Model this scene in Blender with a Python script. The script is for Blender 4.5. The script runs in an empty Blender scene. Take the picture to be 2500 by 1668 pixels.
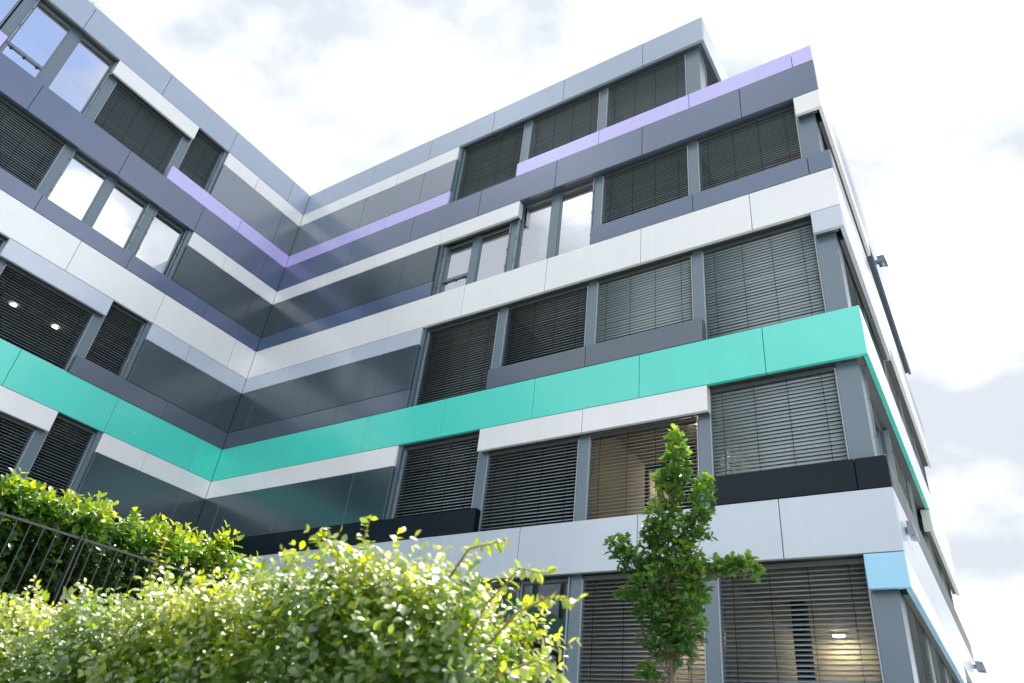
import bpy, math, random
import numpy as np
from mathutils import Vector, Matrix, noise as mnoise

random.seed(7); rng = np.random.default_rng(7)
S = bpy.context.scene
COL = S.collection
ZO = 1.6            # height of the camera above the ground; heights below are written relative to the camera

# ------------------------------------------------------------------ camera
cam_d = bpy.data.cameras.new("camera"); cam = bpy.data.objects.new("camera", cam_d); COL.objects.link(cam)
S.camera = cam
Rr = Vector((0.83650352, 0.53798866, 0.10406761)); Ru = Vector((0.21914574, -0.50252174, 0.83632951)); Rf = Vector((-0.50223203, 0.6767866, 0.53825913))
cam.matrix_world = Matrix(((Rr.x, Ru.x, -Rf.x, 19.2375), (Rr.y, Ru.y, -Rf.y, -11.9724), (Rr.z, Ru.z, -Rf.z, ZO), (0, 0, 0, 1)))
cam_d.sensor_width = 36; cam_d.lens = 25.779
cam_d.clip_start = 0.1; cam_d.clip_end = 4000
cam_d.dof.use_dof = True; cam_d.dof.focus_distance = 13.0; cam_d.dof.aperture_fstop = 3.2

# ------------------------------------------------------------------ world, sun, exposure
SUN_EL, SUN_AZ = math.radians(69), math.radians(2.5)     # azimuth measured from +Y towards +X
w = bpy.data.worlds.new("World"); S.world = w; w.use_nodes = True
nt = w.node_tree; nt.nodes.clear()
def N(t, **k):
    n = nt.nodes.new(t)
    for a, b in k.items(): setattr(n, a, b)
    return n
def LK(a, b): nt.links.new(a, b)
out = N('ShaderNodeOutputWorld'); bg = N('ShaderNodeBackground'); bg.inputs['Strength'].default_value = 0.15
sky = N('ShaderNodeTexSky'); sky.sky_type = 'NISHITA'; sky.sun_disc = False
sky.sun_elevation = SUN_EL; sky.sun_rotation = SUN_AZ; sky.air_density = 1.0; sky.dust_density = 2.6; sky.ozone_density = 1.5
tc = N('ShaderNodeTexCoord')
n1 = N('ShaderNodeTexNoise'); n1.inputs['Scale'].default_value = 3.6; n1.inputs['Detail'].default_value = 9; n1.inputs['Roughness'].default_value = 0.55; n1.inputs['Distortion'].default_value = 0.35
n2 = N('ShaderNodeTexNoise'); n2.inputs['Scale'].default_value = 3.4; n2.inputs['Detail'].default_value = 7; n2.inputs['Roughness'].default_value = 0.5
mp = N('ShaderNodeMapping'); mp.inputs['Location'].default_value = (2.3, 3.7, 1.4); mp.inputs['Scale'].default_value = (1, 1, 1.7)
LK(tc.outputs['Generated'], mp.inputs['Vector']); LK(mp.outputs[0], n1.inputs['Vector']); LK(mp.outputs[0], n2.inputs['Vector'])
# the clouds break up towards the east (+X) where the left wing's upper panes mirror blue sky
dot = N('ShaderNodeVectorMath', operation='DOT_PRODUCT'); dot.inputs[1].default_value = Vector((0.76, 0.06, 0.65)).normalized()
LK(tc.outputs['Generated'], dot.inputs[0])
mr = N('ShaderNodeMapRange'); mr.inputs['From Min'].default_value = 0.94; mr.inputs['From Max'].default_value = 1.0; mr.inputs['To Min'].default_value = 0.30; mr.inputs['To Max'].default_value = 0.0
LK(dot.outputs['Value'], mr.inputs['Value'])
add = N('ShaderNodeMath', operation='ADD'); LK(n1.outputs['Fac'], add.inputs[0]); LK(mr.outputs[0], add.inputs[1])
cr = N('ShaderNodeMapRange', interpolation_type='SMOOTHSTEP'); cr.inputs['From Min'].default_value = 0.46; cr.inputs['From Max'].default_value = 0.58
LK(add.outputs[0], cr.inputs['Value'])
ramp = N('ShaderNodeValToRGB')
ramp.color_ramp.elements[0].position = 0.41; ramp.color_ramp.elements[0].color = (2.35, 2.5, 2.72, 1)
ramp.color_ramp.elements[1].position = 0.62; ramp.color_ramp.elements[1].color = (7.4, 7.95, 8.9, 1)
_e = ramp.color_ramp.elements.new(0.52); _e.color = (3.6, 3.7, 3.85, 1)
LK(n2.outputs['Fac'], ramp.inputs['Fac'])
mixn = N('ShaderNodeMix', data_type='RGBA'); LK(cr.outputs[0], mixn.inputs['Factor'])
LK(sky.outputs[0], mixn.inputs['A'])
# clouds are brighter towards the sun
sdot = N('ShaderNodeVectorMath', operation='DOT_PRODUCT'); sdot.inputs[1].default_value = Vector((math.sin(SUN_AZ) * math.cos(SUN_EL), math.cos(SUN_AZ) * math.cos(SUN_EL), math.sin(SUN_EL)))
LK(tc.outputs['Generated'], sdot.inputs[0])
smr = N('ShaderNodeMapRange'); smr.inputs['From Min'].default_value = 0.1; smr.inputs['From Max'].default_value = 0.95; smr.inputs['To Min'].default_value = 0.98; smr.inputs['To Max'].default_value = 1.10
LK(sdot.outputs['Value'], smr.inputs['Value'])
scl = N('ShaderNodeVectorMath', operation='SCALE'); LK(ramp.outputs['Color'], scl.inputs[0]); LK(smr.outputs[0], scl.inputs['Scale'])
LK(scl.outputs[0], mixn.inputs['B'])
LK(mixn.outputs['Result'], bg.inputs['Color']); LK(bg.outputs[0], out.inputs[0])
sd = bpy.data.lights.new("sun", 'SUN'); sun = bpy.data.objects.new("sun", sd); COL.objects.link(sun)
sd.energy = 4.2; sd.angle = math.radians(0.8); sd.color = (1.0, 0.96, 0.90)
sdir = Vector((math.sin(SUN_AZ) * math.cos(SUN_EL), math.cos(SUN_AZ) * math.cos(SUN_EL), math.sin(SUN_EL)))
sun.rotation_euler = sdir.to_track_quat('Z', 'Y').to_euler(); sun.location = (20, 20, 60)
S.view_settings.view_transform = 'Standard'; S.view_settings.look = 'None'
S.view_settings.exposure = 1.06; S.view_settings.gamma = 1.0
try: S.view_settings.use_curve_mapping = False
except Exception: pass
cy = S.cycles
cy.use_denoising = True; cy.max_bounces = 7; cy.diffuse_bounces = 3; cy.glossy_bounces = 4; cy.transmission_bounces = 4
cy.transparent_max_bounces = 12; cy.caustics_reflective = False; cy.caustics_refractive = False; cy.sample_clamp_indirect = 3

# ------------------------------------------------------------------ materials
def mat(name):
    m = bpy.data.materials.new(name); m.use_nodes = True
    m.node_tree.nodes.clear(); return m, m.node_tree
def coated(name, col, rough=0.25, spec=0.5, metallic=0.0, var=0.06, wave=0.0015, coat=0.35):
    """powder-coated metal: base colour with faint grain, dust and a slightly wavy sheet"""
    m, t = mat(name); n = t.nodes; l = t.links
    o = n.new('ShaderNodeOutputMaterial'); b = n.new('ShaderNodeBsdfPrincipled')
    tc = n.new('ShaderNodeTexCoord'); oi = n.new('ShaderNodeObjectInfo')
    nz = n.new('ShaderNodeTexNoise'); nz.inputs['Scale'].default_value = 1.3; nz.inputs['Detail'].default_value = 6
    l.new(tc.outputs['Object'], nz.inputs['Vector'])
    ad = n.new('ShaderNodeMath'); ad.operation = 'ADD'; l.new(nz.outputs['Fac'], ad.inputs[0])
    mu = n.new('ShaderNodeMath'); mu.operation = 'MULTIPLY'; mu.inputs[1].default_value = 0.5; l.new(oi.outputs['Random'], mu.inputs[0]); l.new(mu.outputs[0], ad.inputs[1])
    mr = n.new('ShaderNodeMapRange'); mr.inputs['From Min'].default_value = 0.3; mr.inputs['From Max'].default_value = 1.2
    mr.inputs['To Min'].default_value = 1 - var; mr.inputs['To Max'].default_value = 1 + var * 0.6
    l.new(ad.outputs[0], mr.inputs['Value'])
    ms = n.new('ShaderNodeMapping'); ms.inputs['Scale'].default_value = (7, 7, 0.5); l.new(tc.outputs['Object'], ms.inputs['Vector'])
    ns = n.new('ShaderNodeTexNoise'); ns.inputs['Scale'].default_value = 1.0; ns.inputs['Detail'].default_value = 5; ns.inputs['Roughness'].default_value = 0.65; l.new(ms.outputs[0], ns.inputs['Vector'])
    mr9 = n.new('ShaderNodeMapRange'); mr9.inputs['From Min'].default_value = 0.35; mr9.inputs['From Max'].default_value = 0.7; mr9.inputs['To Min'].default_value = 1.0; mr9.inputs['To Max'].default_value = 0.968; l.new(ns.outputs['Fac'], mr9.inputs['Value'])
    mm = n.new('ShaderNodeMath'); mm.operation = 'MULTIPLY'; l.new(mr.outputs[0], mm.inputs[0]); l.new(mr9.outputs[0], mm.inputs[1])
    vm = n.new('ShaderNodeVectorMath'); vm.operation = 'SCALE'; vm.inputs[0].default_value = col; l.new(mm.outputs[0], vm.inputs['Scale'])
    l.new(vm.outputs[0], b.inputs['Base Color'])
    mr2 = n.new('ShaderNodeMapRange'); mr2.inputs['To Min'].default_value = rough * 0.85; mr2.inputs['To Max'].default_value = rough * 1.2
    nz3 = n.new('ShaderNodeTexNoise'); nz3.inputs['Scale'].default_value = 3.5; nz3.inputs['Detail'].default_value = 5; l.new(tc.outputs['Object'], nz3.inputs['Vector'])
    l.new(nz3.outputs['Fac'], mr2.inputs['Value']); l.new(mr2.outputs[0], b.inputs['Roughness'])
    b.inputs['Metallic'].default_value = metallic; b.inputs['Specular IOR Level'].default_value = 0.5; b.inputs['IOR'].default_value = 1.3 + spec * 1.2
    if coat:
        b.inputs['Coat Weight'].default_value = coat; b.inputs['Coat Roughness'].default_value = 0.14; b.inputs['Coat IOR'].default_value = 1.5
    if wave:
        nb = n.new('ShaderNodeTexNoise'); nb.inputs['Scale'].default_value = 0.9; nb.inputs['Detail'].default_value = 1
        l.new(tc.outputs['Object'], nb.inputs['Vector'])
        bu = n.new('ShaderNodeBump'); bu.inputs['Distance'].default_value = wave * 8; bu.inputs['Strength'].default_value = 0.5
        l.new(nb.outputs['Fac'], bu.inputs['Height']); l.new(bu.outputs[0], b.inputs['Normal'])
    l.new(b.outputs[0], o.inputs[0]); return m
def glass(name, refl, tint=(0.55, 0.6, 0.6)):
    m, t = mat(name); n = t.nodes; l = t.links
    o = n.new('ShaderNodeOutputMaterial'); tr = n.new('ShaderNodeBsdfTransparent'); tr.inputs[0].default_value = (*tint, 1)
    g = n.new('ShaderNodeBsdfGlossy'); g.inputs['Roughness'].default_value = 0.0; g.inputs['Color'].default_value = (0.93, 0.95, 1.0, 1)
    lw = n.new('ShaderNodeLayerWeight'); lw.inputs['Blend'].default_value = 0.35
    mr = n.new('ShaderNodeMapRange'); mr.inputs['To Min'].default_value = refl; mr.inputs['To Max'].default_value = 1.0 if refl > 0.5 else 0.10
    l.new(lw.outputs['Fresnel'], mr.inputs['Value'])
    tc = n.new('ShaderNodeTexCoord'); nb = n.new('ShaderNodeTexNoise'); nb.inputs['Scale'].default_value = 0.7; nb.inputs['Detail'].default_value = 1
    bu = n.new('ShaderNodeBump'); bu.inputs['Distance'].default_value = 0.002; bu.inputs['Strength'].default_value = 0.5
    l.new(tc.outputs['Object'], nb.inputs['Vector']); l.new(nb.outputs['Fac'], bu.inputs['Height']); l.new(bu.outputs[0], g.inputs['Normal'])
    mx = n.new('ShaderNodeMixShader'); l.new(mr.outputs[0], mx.inputs[0]); l.new(tr.outputs[0], mx.inputs[1]); l.new(g.outputs[0], mx.inputs[2])
    l.new(mx.outputs[0], o.inputs[0]); return m
def matte(name, col, rough=0.8, scale=6.0, var=0.25):
    m, t = mat(name); n = t.nodes; l = t.links
    o = n.new('ShaderNodeOutputMaterial'); b = n.new('ShaderNodeBsdfPrincipled'); tc = n.new('ShaderNodeTexCoord')
    nz = n.new('ShaderNodeTexNoise'); nz.inputs['Scale'].default_value = scale; nz.inputs['Detail'].default_value = 8
    l.new(tc.outputs['Object'], nz.inputs['Vector'])
    mr = n.new('ShaderNodeMapRange'); mr.inputs['To Min'].default_value = 1 - var; mr.inputs['To Max'].default_value = 1 + var
    l.new(nz.outputs['Fac'], mr.inputs['Value'])
    vm = n.new('ShaderNodeVectorMath'); vm.operation = 'SCALE'; vm.inputs[0].default_value = col; l.new(mr.outputs[0], vm.inputs['Scale'])
    l.new(vm.outputs[0], b.inputs['Base Color']); b.inputs['Roughness'].default_value = rough; b.inputs['Specular IOR Level'].default_value = 0.25
    bu = n.new('ShaderNodeBump'); bu.inputs['Distance'].default_value = 0.01; bu.inputs['Strength'].default_value = 0.4; l.new(nz.outputs['Fac'], bu.inputs['Height']); l.new(bu.outputs[0], b.inputs['Normal'])
    l.new(b.outputs[0], o.inputs[0]); return m
def emis(name, col, s):
    m, t = mat(name); o = t.nodes.new('ShaderNodeOutputMaterial'); e = t.nodes.new('ShaderNodeEmission')
    e.inputs[0].default_value = (*col, 1); e.inputs[1].default_value = s; t.links.new(e.outputs[0], o.inputs[0]); return m
def leafmat(name, dark, light, young, transl, rough=0.33, tmix=0.45, spec=0.5, ior=1.5):
    """two-sided leaf: glossy upper skin over green, light passing through from behind; 'tone' 0..1 old to new growth"""
    m, t = mat(name); n = t.nodes; l = t.links
    o = n.new('ShaderNodeOutputMaterial'); b = n.new('ShaderNodeBsdfPrincipled'); tr = n.new('ShaderNodeBsdfTranslucent')
    at = n.new('ShaderNodeAttribute'); at.attribute_name = 'tone'
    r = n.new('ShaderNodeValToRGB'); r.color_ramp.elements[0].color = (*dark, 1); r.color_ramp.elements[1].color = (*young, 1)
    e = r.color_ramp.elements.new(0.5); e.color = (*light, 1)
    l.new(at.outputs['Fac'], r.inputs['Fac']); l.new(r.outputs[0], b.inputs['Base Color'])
    mx0 = n.new('ShaderNodeVectorMath'); mx0.operation = 'MULTIPLY'; mx0.inputs[1].default_value = transl
    l.new(r.outputs[0], mx0.inputs[0]); l.new(mx0.outputs[0], tr.inputs[0])
    b.inputs['Roughness'].default_value = rough; b.inputs['Specular IOR Level'].default_value = spec; b.inputs['IOR'].default_value = ior
    mx = n.new('ShaderNodeMixShader'); mx.inputs[0].default_value = tmix
    l.new(b.outputs[0], mx.inputs[1]); l.new(tr.outputs[0], mx.inputs[2]); l.new(mx.outputs[0], o.inputs[0]); return m

M = dict(
    white=coated('white_coated_metal', (0.8, 0.81, 0.85)),
    topgrey=coated('pale_steel_grey_metal', (0.33, 0.40, 0.53), spec=0.4, coat=0.0),
    purple=coated('lilac_coated_metal', (0.52, 0.47, 0.92)),
    navy=coated('slate_navy_metal', (0.06, 0.095, 0.2)),
    navy2=coated('deep_blue_metal', (0.045, 0.09, 0.19)),
    lgrey=coated('light_silver_blue_metal', (0.5, 0.57, 0.7)),
    steel=coated('blue_slate_metal', (0.105, 0.14, 0.20), spec=0.75),
    slate=coated('dark_slate_metal', (0.012, 0.036, 0.054), spec=0.48),
    slate2=coated('mid_slate_metal', (0.05, 0.08, 0.125)),
    green=coated('mint_green_metal', (0.05, 0.68, 0.58)),
    black=coated('blue_black_metal', (0.004, 0.010, 0.018), spec=0.0, rough=0.3, coat=0.0),
    silver=coated('silver_grey_metal', (0.46, 0.53, 0.62)),
    blue=coated('sky_blue_metal', (0.28, 0.62, 0.88)),
    pier=coated('pier_slate_metal', (0.085, 0.14, 0.19), rough=0.3, coat=0.0),
    rail=coated('anodised_rail_metal', (0.27, 0.33, 0.37), rough=0.35, wave=0, coat=0.0),
    slat=coated('grey_blind_slat', (0.21, 0.26, 0.295), rough=0.38, wave=0, var=0.1, coat=0.0),
    slat_l=coated('pale_blind_slat', (0.24, 0.3, 0.335), rough=0.38, wave=0, var=0.1, coat=0.0),
    cord=matte('black_ladder_cord', (0.012, 0.012, 0.014)),
    dark=matte('dark_cavity', (0.014, 0.017, 0.022)),
    soffit=coated('soffit_metal', (0.035, 0.045, 0.055), rough=0.5, coat=0.0),
    concrete=matte('concrete', (0.30, 0.29, 0.28)),
    ceiling=matte('ceiling_board', (0.42, 0.36, 0.28), var=0.06),
    inner=matte('inner_wall', (0.38, 0.32, 0.24), scale=1.5, var=0.12),
    innerd=matte('inner_dark_column', (0.02, 0.02, 0.022)),
    iblue=matte('inner_grey_wall', (0.10, 0.11, 0.12), scale=1.5, var=0.1),
    glassm=glass('mirror_coated_glass', 0.68), glassc=glass('clear_window_glass', 0.04, (0.75, 0.8, 0.8)),
    lamp=emis('warm_lit_lamp', (1.0, 0.80, 0.52), 230.0), lampw=emis('downlight_glow', (1.0, 0.93, 0.8), 8.0),
    fixture=coated('grey_lamp_housing', (0.20, 0.23, 0.30), wave=0), fixg=glass('lamp_front_glass', 0.3),
    fence=coated('anthracite_railing_metal', (0.015, 0.016, 0.02), rough=0.45, wave=0, coat=0.0),
    bark=matte('oak_bark', (0.13, 0.10, 0.07), scale=30, var=0.45), twig=matte('reddish_twig', (0.26, 0.17, 0.08), scale=30, var=0.3),
    gtwig=matte('green_twig', (0.14, 0.16, 0.05), scale=30, var=0.3),
    lawn=matte('lawn', (0.05, 0.085, 0.025), scale=2.0, var=0.4), path=matte('paving', (0.42, 0.41, 0.39), scale=3, var=0.15),
    terr=matte('terrace_wall', (0.42, 0.41, 0.39), scale=2, var=0.12), soil=matte('soil', (0.05, 0.035, 0.025), scale=8),
    can=coated('green_plastic', (0.01, 0.16, 0.05), wave=0), orange=matte('orange_cardboard', (0.55, 0.16, 0.04)),
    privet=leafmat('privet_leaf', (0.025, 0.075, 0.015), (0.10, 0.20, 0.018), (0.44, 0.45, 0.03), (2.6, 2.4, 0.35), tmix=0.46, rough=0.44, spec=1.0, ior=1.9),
    laurel=leafmat('laurel_leaf', (0.016, 0.05, 0.016), (0.08, 0.19, 0.025), (0.46, 0.50, 0.02), (2.4, 2.3, 0.25), rough=0.28, tmix=0.45),
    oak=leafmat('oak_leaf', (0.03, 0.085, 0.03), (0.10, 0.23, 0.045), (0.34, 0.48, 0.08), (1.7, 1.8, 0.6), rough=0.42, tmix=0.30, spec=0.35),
)

# ------------------------------------------------------------------ helpers
def link(name, me, m, parent=None, loc=None):
    o = bpy.data.objects.new(name, me); COL.objects.link(o)
    if m is not None and len(me.materials) == 0: me.materials.append(m)
    if parent is not None: o.parent = parent
    if loc is not None: o.location = loc
    return o
def tag(o, label=None, cat=None, group=None, kind=None):
    if label: o['label'] = label
    if cat: o['category'] = cat
    if group: o['group'] = group
    if kind: o['kind'] = kind
    return o
def thing(name, label, cat, loc=(0, 0, 0), group=None):
    o = bpy.data.objects.new(name, None); COL.objects.link(o); o.location = loc
    o.empty_display_size = 0.3
    return tag(o, label, cat, group)
class MB:
    def __init__(s): s.v = []; s.f = []
    def box(s, a, b, T=None):
        x0, y0, z0 = a; x1, y1, z1 = b; i = len(s.v)
        P = [(x0, y0, z0), (x1, y0, z0), (x1, y1, z0), (x0, y1, z0), (x0, y0, z1), (x1, y0, z1), (x1, y1, z1), (x0, y1, z1)]
        s.v += [T(p) for p in P] if T else P
        s.f += [tuple(i + k for k in q) for q in ((0, 3, 2, 1), (4, 5, 6, 7), (0, 1, 5, 4), (1, 2, 6, 5), (2, 3, 7, 6), (3, 0, 4, 7))]
        return s
    def tube(s, pts, rad, n=6):
        base = len(s.v); k = len(pts)
        for j, p in enumerate(pts):
            p = Vector(p); d = (Vector(pts[min(j + 1, k - 1)]) - Vector(pts[max(j - 1, 0)])).normalized()
            a = d.orthogonal().normalized(); b = d.cross(a); r = rad[j] if isinstance(rad, (list, tuple)) else rad
            for q in range(n):
                t = 2 * math.pi * q / n; s.v.append(tuple(p + (a * math.cos(t) + b * math.sin(t)) * r))
        for j in range(k - 1):
            for q in range(n):
                s.f.append((base + j * n + q, base + j * n + (q + 1) % n, base + (j + 1) * n + (q + 1) % n, base + (j + 1) * n + q))
        s.f.append(tuple(base + q for q in range(n))[::-1]); s.f.append(tuple(base + (k - 1) * n + q for q in range(n)))
        return s
    def mesh(s, name, smooth=False):
        me = bpy.data.meshes.new(name); me.from_pydata(s.v, [], s.f); me.update()
        if smooth:
            for p in me.polygons: p.use_smooth = True
        # consistent outward normals
        import bmesh
        bm = bmesh.new(); bm.from_mesh(me); bmesh.ops.recalc_face_normals(bm, faces=bm.faces); bm.to_mesh(me); bm.free()
        return me
# wall frames: (u along the wall, d inward depth, z height above the camera) -> world
L = 17.974; CA = 0.0139
def FB(p): return (p[0], p[1], p[2] + ZO)
def FA(p): return (-p[1], -p[0], p[2] + ZO)
def FC(p): return (L - p[1] - CA * p[0], p[0], p[2] + ZO)
LT = 15.43
def FP(p): return (LT - p[1] - CA * p[0], p[0], p[2] + ZO)
def FW(p): return (p[0], p[1], p[2] + ZO)

# ------------------------------------------------------------------ setting: ground, terrace, path
def struct(name, me, m): return tag(link(name, me, m), kind='structure')
struct('ground', MB().box((-900, -900, -1.0), (900, 900, 0.0)).mesh('ground'), M['lawn'])
struct('path', MB().box((18.4, -60, 0.004), (60, 30, 0.05)).mesh('path'), M['path'])
struct('courtyard', MB().box((13.2, -8.8, 0.004), (18.39, -0.05, 0.05)).mesh('courtyard'), M['path'])
struct('terrace', MB().box((-0.2, -22, 0.002), (13.15, -0.2, 1.96)).mesh('terrace'), M['terr'])
struct('planting_bed', MB().box((13.5, -10.6, 0.006), (18.25, -8.9, 0.12)).mesh('planting_bed'), M['soil'])

# ------------------------------------------------------------------ the building
BLD = thing('office_building', 'angular office block banded in white, mint green, lilac and slate metal panels with grey blinds', 'building')
H = dict(T0=18.90, T1=17.88, L4=17.30, S4=15.90, M3=15.35, M3b=14.305, L3=13.74, S3=12.37, M2=11.83, M2b=10.79, L2=10.245, S2=8.875, M1=8.32, M1b=7.285, L1=6.73, S1=5.39, M0=4.85, M0b=3.84, L0=3.31, S0=1.40, MG=0.85)
G = 0.006
def panel(F, u0, u1, z0, z1, m, end0=False, end1=False, d=0.08, g0=G, g1=G, name='wall_panel'):
    a = u0 + (0 if end0 else g0); b = u1 - (0 if end1 else g1); z0 += G; z1 -= G
    # cassette with rounded-off front edges (small chamfer) and deeper return plates where it stops beside a window
    c = 0.006
    mb = MB(); i = 0
    P = [(a + c, 0, z0 + c), (b - c, 0, z0 + c), (b - c, 0, z1 - c), (a + c, 0, z1 - c),
         (a, c, z0), (b, c, z0), (b, c, z1), (a, c, z1), (a, d, z0), (b, d, z0), (b, d, z1), (a, d, z1)]
    mb.v = [F(p) for p in P]
    mb.f = [(0, 1, 2, 3), (0, 4, 5, 1), (1, 5, 6, 2), (2, 6, 7, 3), (3, 7, 4, 0), (4, 8, 9, 5), (5, 9, 10, 6), (6, 10, 11, 7), (7, 11, 8, 4), (8, 11, 10, 9)]
    if end0: mb.box((a, d, z0), (a + 0.015, 0.195, z1), F)
    if end1: mb.box((b - 0.015, d, z0), (b, 0.195, z1), F)
    return link(name, mb.mesh('wall_panel'), M[m], BLD)
def row(F, seams, z0, z1, m, e0=False, e1=False, d=0.08):
    for i in range(len(seams) - 1):
        panel(F, seams[i], seams[i + 1], z0, z1, m, e0 and i == 0, e1 and i == len(seams) - 2, d)
def part(name, F, a, b, m): return link(name, MB().box(a, b, F).mesh(name), M[m], BLD)

BS = [0.0, 0.795, 3.385, 5.98, 8.56, 11.135, 13.69, 16.235, L]        # main band joints, right wing
BT = [0.0, 0.795, 3.385, 5.98, 8.56, 11.115, 13.68, LT]
BL = [0.0, 2.07, 4.685, 7.28]                                        # narrow band joints
BM = [0.0, 0.795, 3.385, 5.98, 7.28]
AE = 22.3
AS = [0.0, 0.81, 3.47, 6.14, 8.81, 11.48, 14.14, 16.81, 19.48, AE]
AL = [0.0, 2.14, 3.46]
AL2 = [4.80, 7.47, 10.13, 12.8, 15.47, 18.13, AE]
CS = [0.084, 1.45, 4.0, 6.6, 9.15, 11.7, 13.5]
# --- right wing (faces the camera)
row(FB, BT, H['T1'], H['T0'], 'topgrey')
row(FB, BL, H['L4'], H['T1'], 'white'); row(FB, BM, H['S4'], H['L4'], 'steel')
row(FB, BL, H['M3'], H['S4'], 'purple'); row(FB, [9.75, 12.41, 14.97, 17.51, L], H['M3'], H['S4'], 'purple', e0=True)
row(FB, BS, H['M3b'], H['M3'], 'navy')
row(FB, [0, 2.07, 4.66, 7.27, 10.02], H['L3'], H['M3b'], 'white', e1=True); row(FB, BM, H['S3'], H['L3'], 'slate')
row(FB, [17.415, L], H['L3'], H['M3b'], 'white', e0=True)
row(FB, [0, 2.09, 4.68, 7.31], H['M2'], H['S3'], 'navy2'); row(FB, [12.33, 14.965, 17.505, L], H['M2'], H['S3'], 'navy2', e0=True)
row(FB, BS, H['M2b'], H['M2'], 'white')
row(FB, BL, H['L2'], H['M2b'], 'lgrey'); row(FB, BM, H['S2'], H['L2'], 'slate')
row(FB, [17.405, L], H['L2'], H['M2b'], 'lgrey', e0=True)
row(FB, BL, H['M1'], H['S2'], 'slate2'); row(FB, [9.75, 12.39, 15.06], H['M1'], H['S2'], 'slate2', e0=True, e1=True)
row(FB, BS, H['M1b'], H['M1'], 'green')
row(FB, BL, H['L1'], H['M1b'], 'white'); row(FB, BM, H['S1'], H['L1'], 'slate')
row(FB, [9.755, 12.41, 15.10], H['L1'], H['M1b'], 'white', e0=True, e1=True)
row(FB, [0, 2.07, 4.66, 7.23, 9.945], H['M0'], H['S1'], 'black', e1=True); row(FB, [15.075, 17.48, L], H['M0'], H['S1'], 'black', e0=True)
row(FB, BS, H['M0b'], H['M0'], 'silver')
row(FB, [17.405, L], H['L0'], H['M0b'], 'blue', e0=True)
row(FB, BM, H['S0'], H['M0b'], 'slate')
row(FB, [0, 2.07, 4.66, 7.23, 9.85, 12.41, 14.97, 17.5, L], H['MG'], H['S0'], 'silver')
# --- left wing
row(FA, AS, H['T1'], H['T0'], 'topgrey')
row(FA, AL, H['L4'], H['T1'], 'white'); row(FA, [0, 0.80, 3.46], H['S4'], H['L4'], 'steel')
row(FA, [4.69, 7.60], H['L4'], H['T1'], 'white', e0=True, e1=True)
row(FA, [0, 2.14, 4.905], H['M3'], H['S4'], 'purple', e1=True); row(FA, [10.06, 12.8, 15.47, 18.13, AE], H['M3'], H['S4'], 'purple', e0=True)
row(FA, AS, H['M3b'], H['M3'], 'navy')
row(FA, AL, H['L3'], H['M3b'], 'white'); row(FA, [0, 0.80, 3.46], H['S3'], H['L3'], 'slate')
row(FA, [0, 2.14, 4.80, 7.47, 10.13, 12.8, 15.47, 18.13, AE], H['M2'], H['S3'], 'navy')
row(FA, AS, H['M2b'], H['M2'], 'white')
row(FA, AL, H['L2'], H['M2b'], 'lgrey'); row(FA, [0, 0.80, 3.46], H['S2'], H['L2'], 'slate')
row(FA, [4.71, 7.585], H['L2'], H['M2b'], 'lgrey', e0=True, e1=True)
row(FA, [0, 2.14, 4.905], H['M1'], H['S2'], 'slate2', e1=True)
row(FA, AS, H['M1b'], H['M1'], 'green')
row(FA, AL, H['L1'], H['M1b'], 'white'); row(FA, [0, 0.80, 3.46], H['S1'], H['L1'], 'slate')
row(FA, [4.715, 7.47, 10.13, 12.8, 15.47, 18.13, AE], H['L1'], H['M1b'], 'white', e0=True)
row(FA, [0, 2.14, 4.905], H['M0'], H['S1'], 'black', e1=True)
row(FA, AS, H['M0b'], H['M0'], 'silver'); row(FA, [0, 0.80, 3.46], H['S0'], H['M0b'], 'slate')
row(FA, AS, H['MG'], H['S0'], 'silver')
# --- east end face
row(FP, [0.084, 2.1, 4.7, 7.3, 9.9, 12.9], H['T1'], H['T0'], 'topgrey')
row(FC, CS, H['M3'], H['S4'], 'purple'); row(FC, CS, H['M3b'], H['M3'], 'navy')
row(FC, [0.084, 1.3, 3.5, 5.65], H['L3'], H['M3b'], 'white', e1=True)
row(FC, CS, H['M2'], H['S3'], 'navy2'); row(FC, CS, H['M2b'], H['M2'], 'white')
row(FC, [0.084, 1.3, 3.4, 5.4], H['L2'], H['M2b'], 'lgrey', e1=True)
row(FC, CS, H['M1b'] + 0.014, H['M1'], 'white')  # green band fronts coloured white for grazing sky glare; green only on the flange
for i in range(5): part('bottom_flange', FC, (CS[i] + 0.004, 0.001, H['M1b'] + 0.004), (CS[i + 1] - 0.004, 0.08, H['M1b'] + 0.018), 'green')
row(FC, [7.7, 9.8, 11.7, 13.5], H['L1'], H['M1b'], 'white', e0=True)
row(FC, CS, H['M0'], H['S1'], 'black')
row(FC, CS + [16.0], H['M0b'], H['M0'], 'silver')
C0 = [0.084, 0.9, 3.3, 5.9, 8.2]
row(FC, C0, H['L0'] + 0.014, H['M0b'], 'white', e1=True)  # blue band fronts painted white as sky glare; blue stays on the flange
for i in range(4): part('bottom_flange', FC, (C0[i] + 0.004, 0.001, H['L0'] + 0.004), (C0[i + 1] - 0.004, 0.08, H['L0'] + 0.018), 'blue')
row(FC, CS + [16.0], H['MG'], H['S0'], 'silver')

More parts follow.
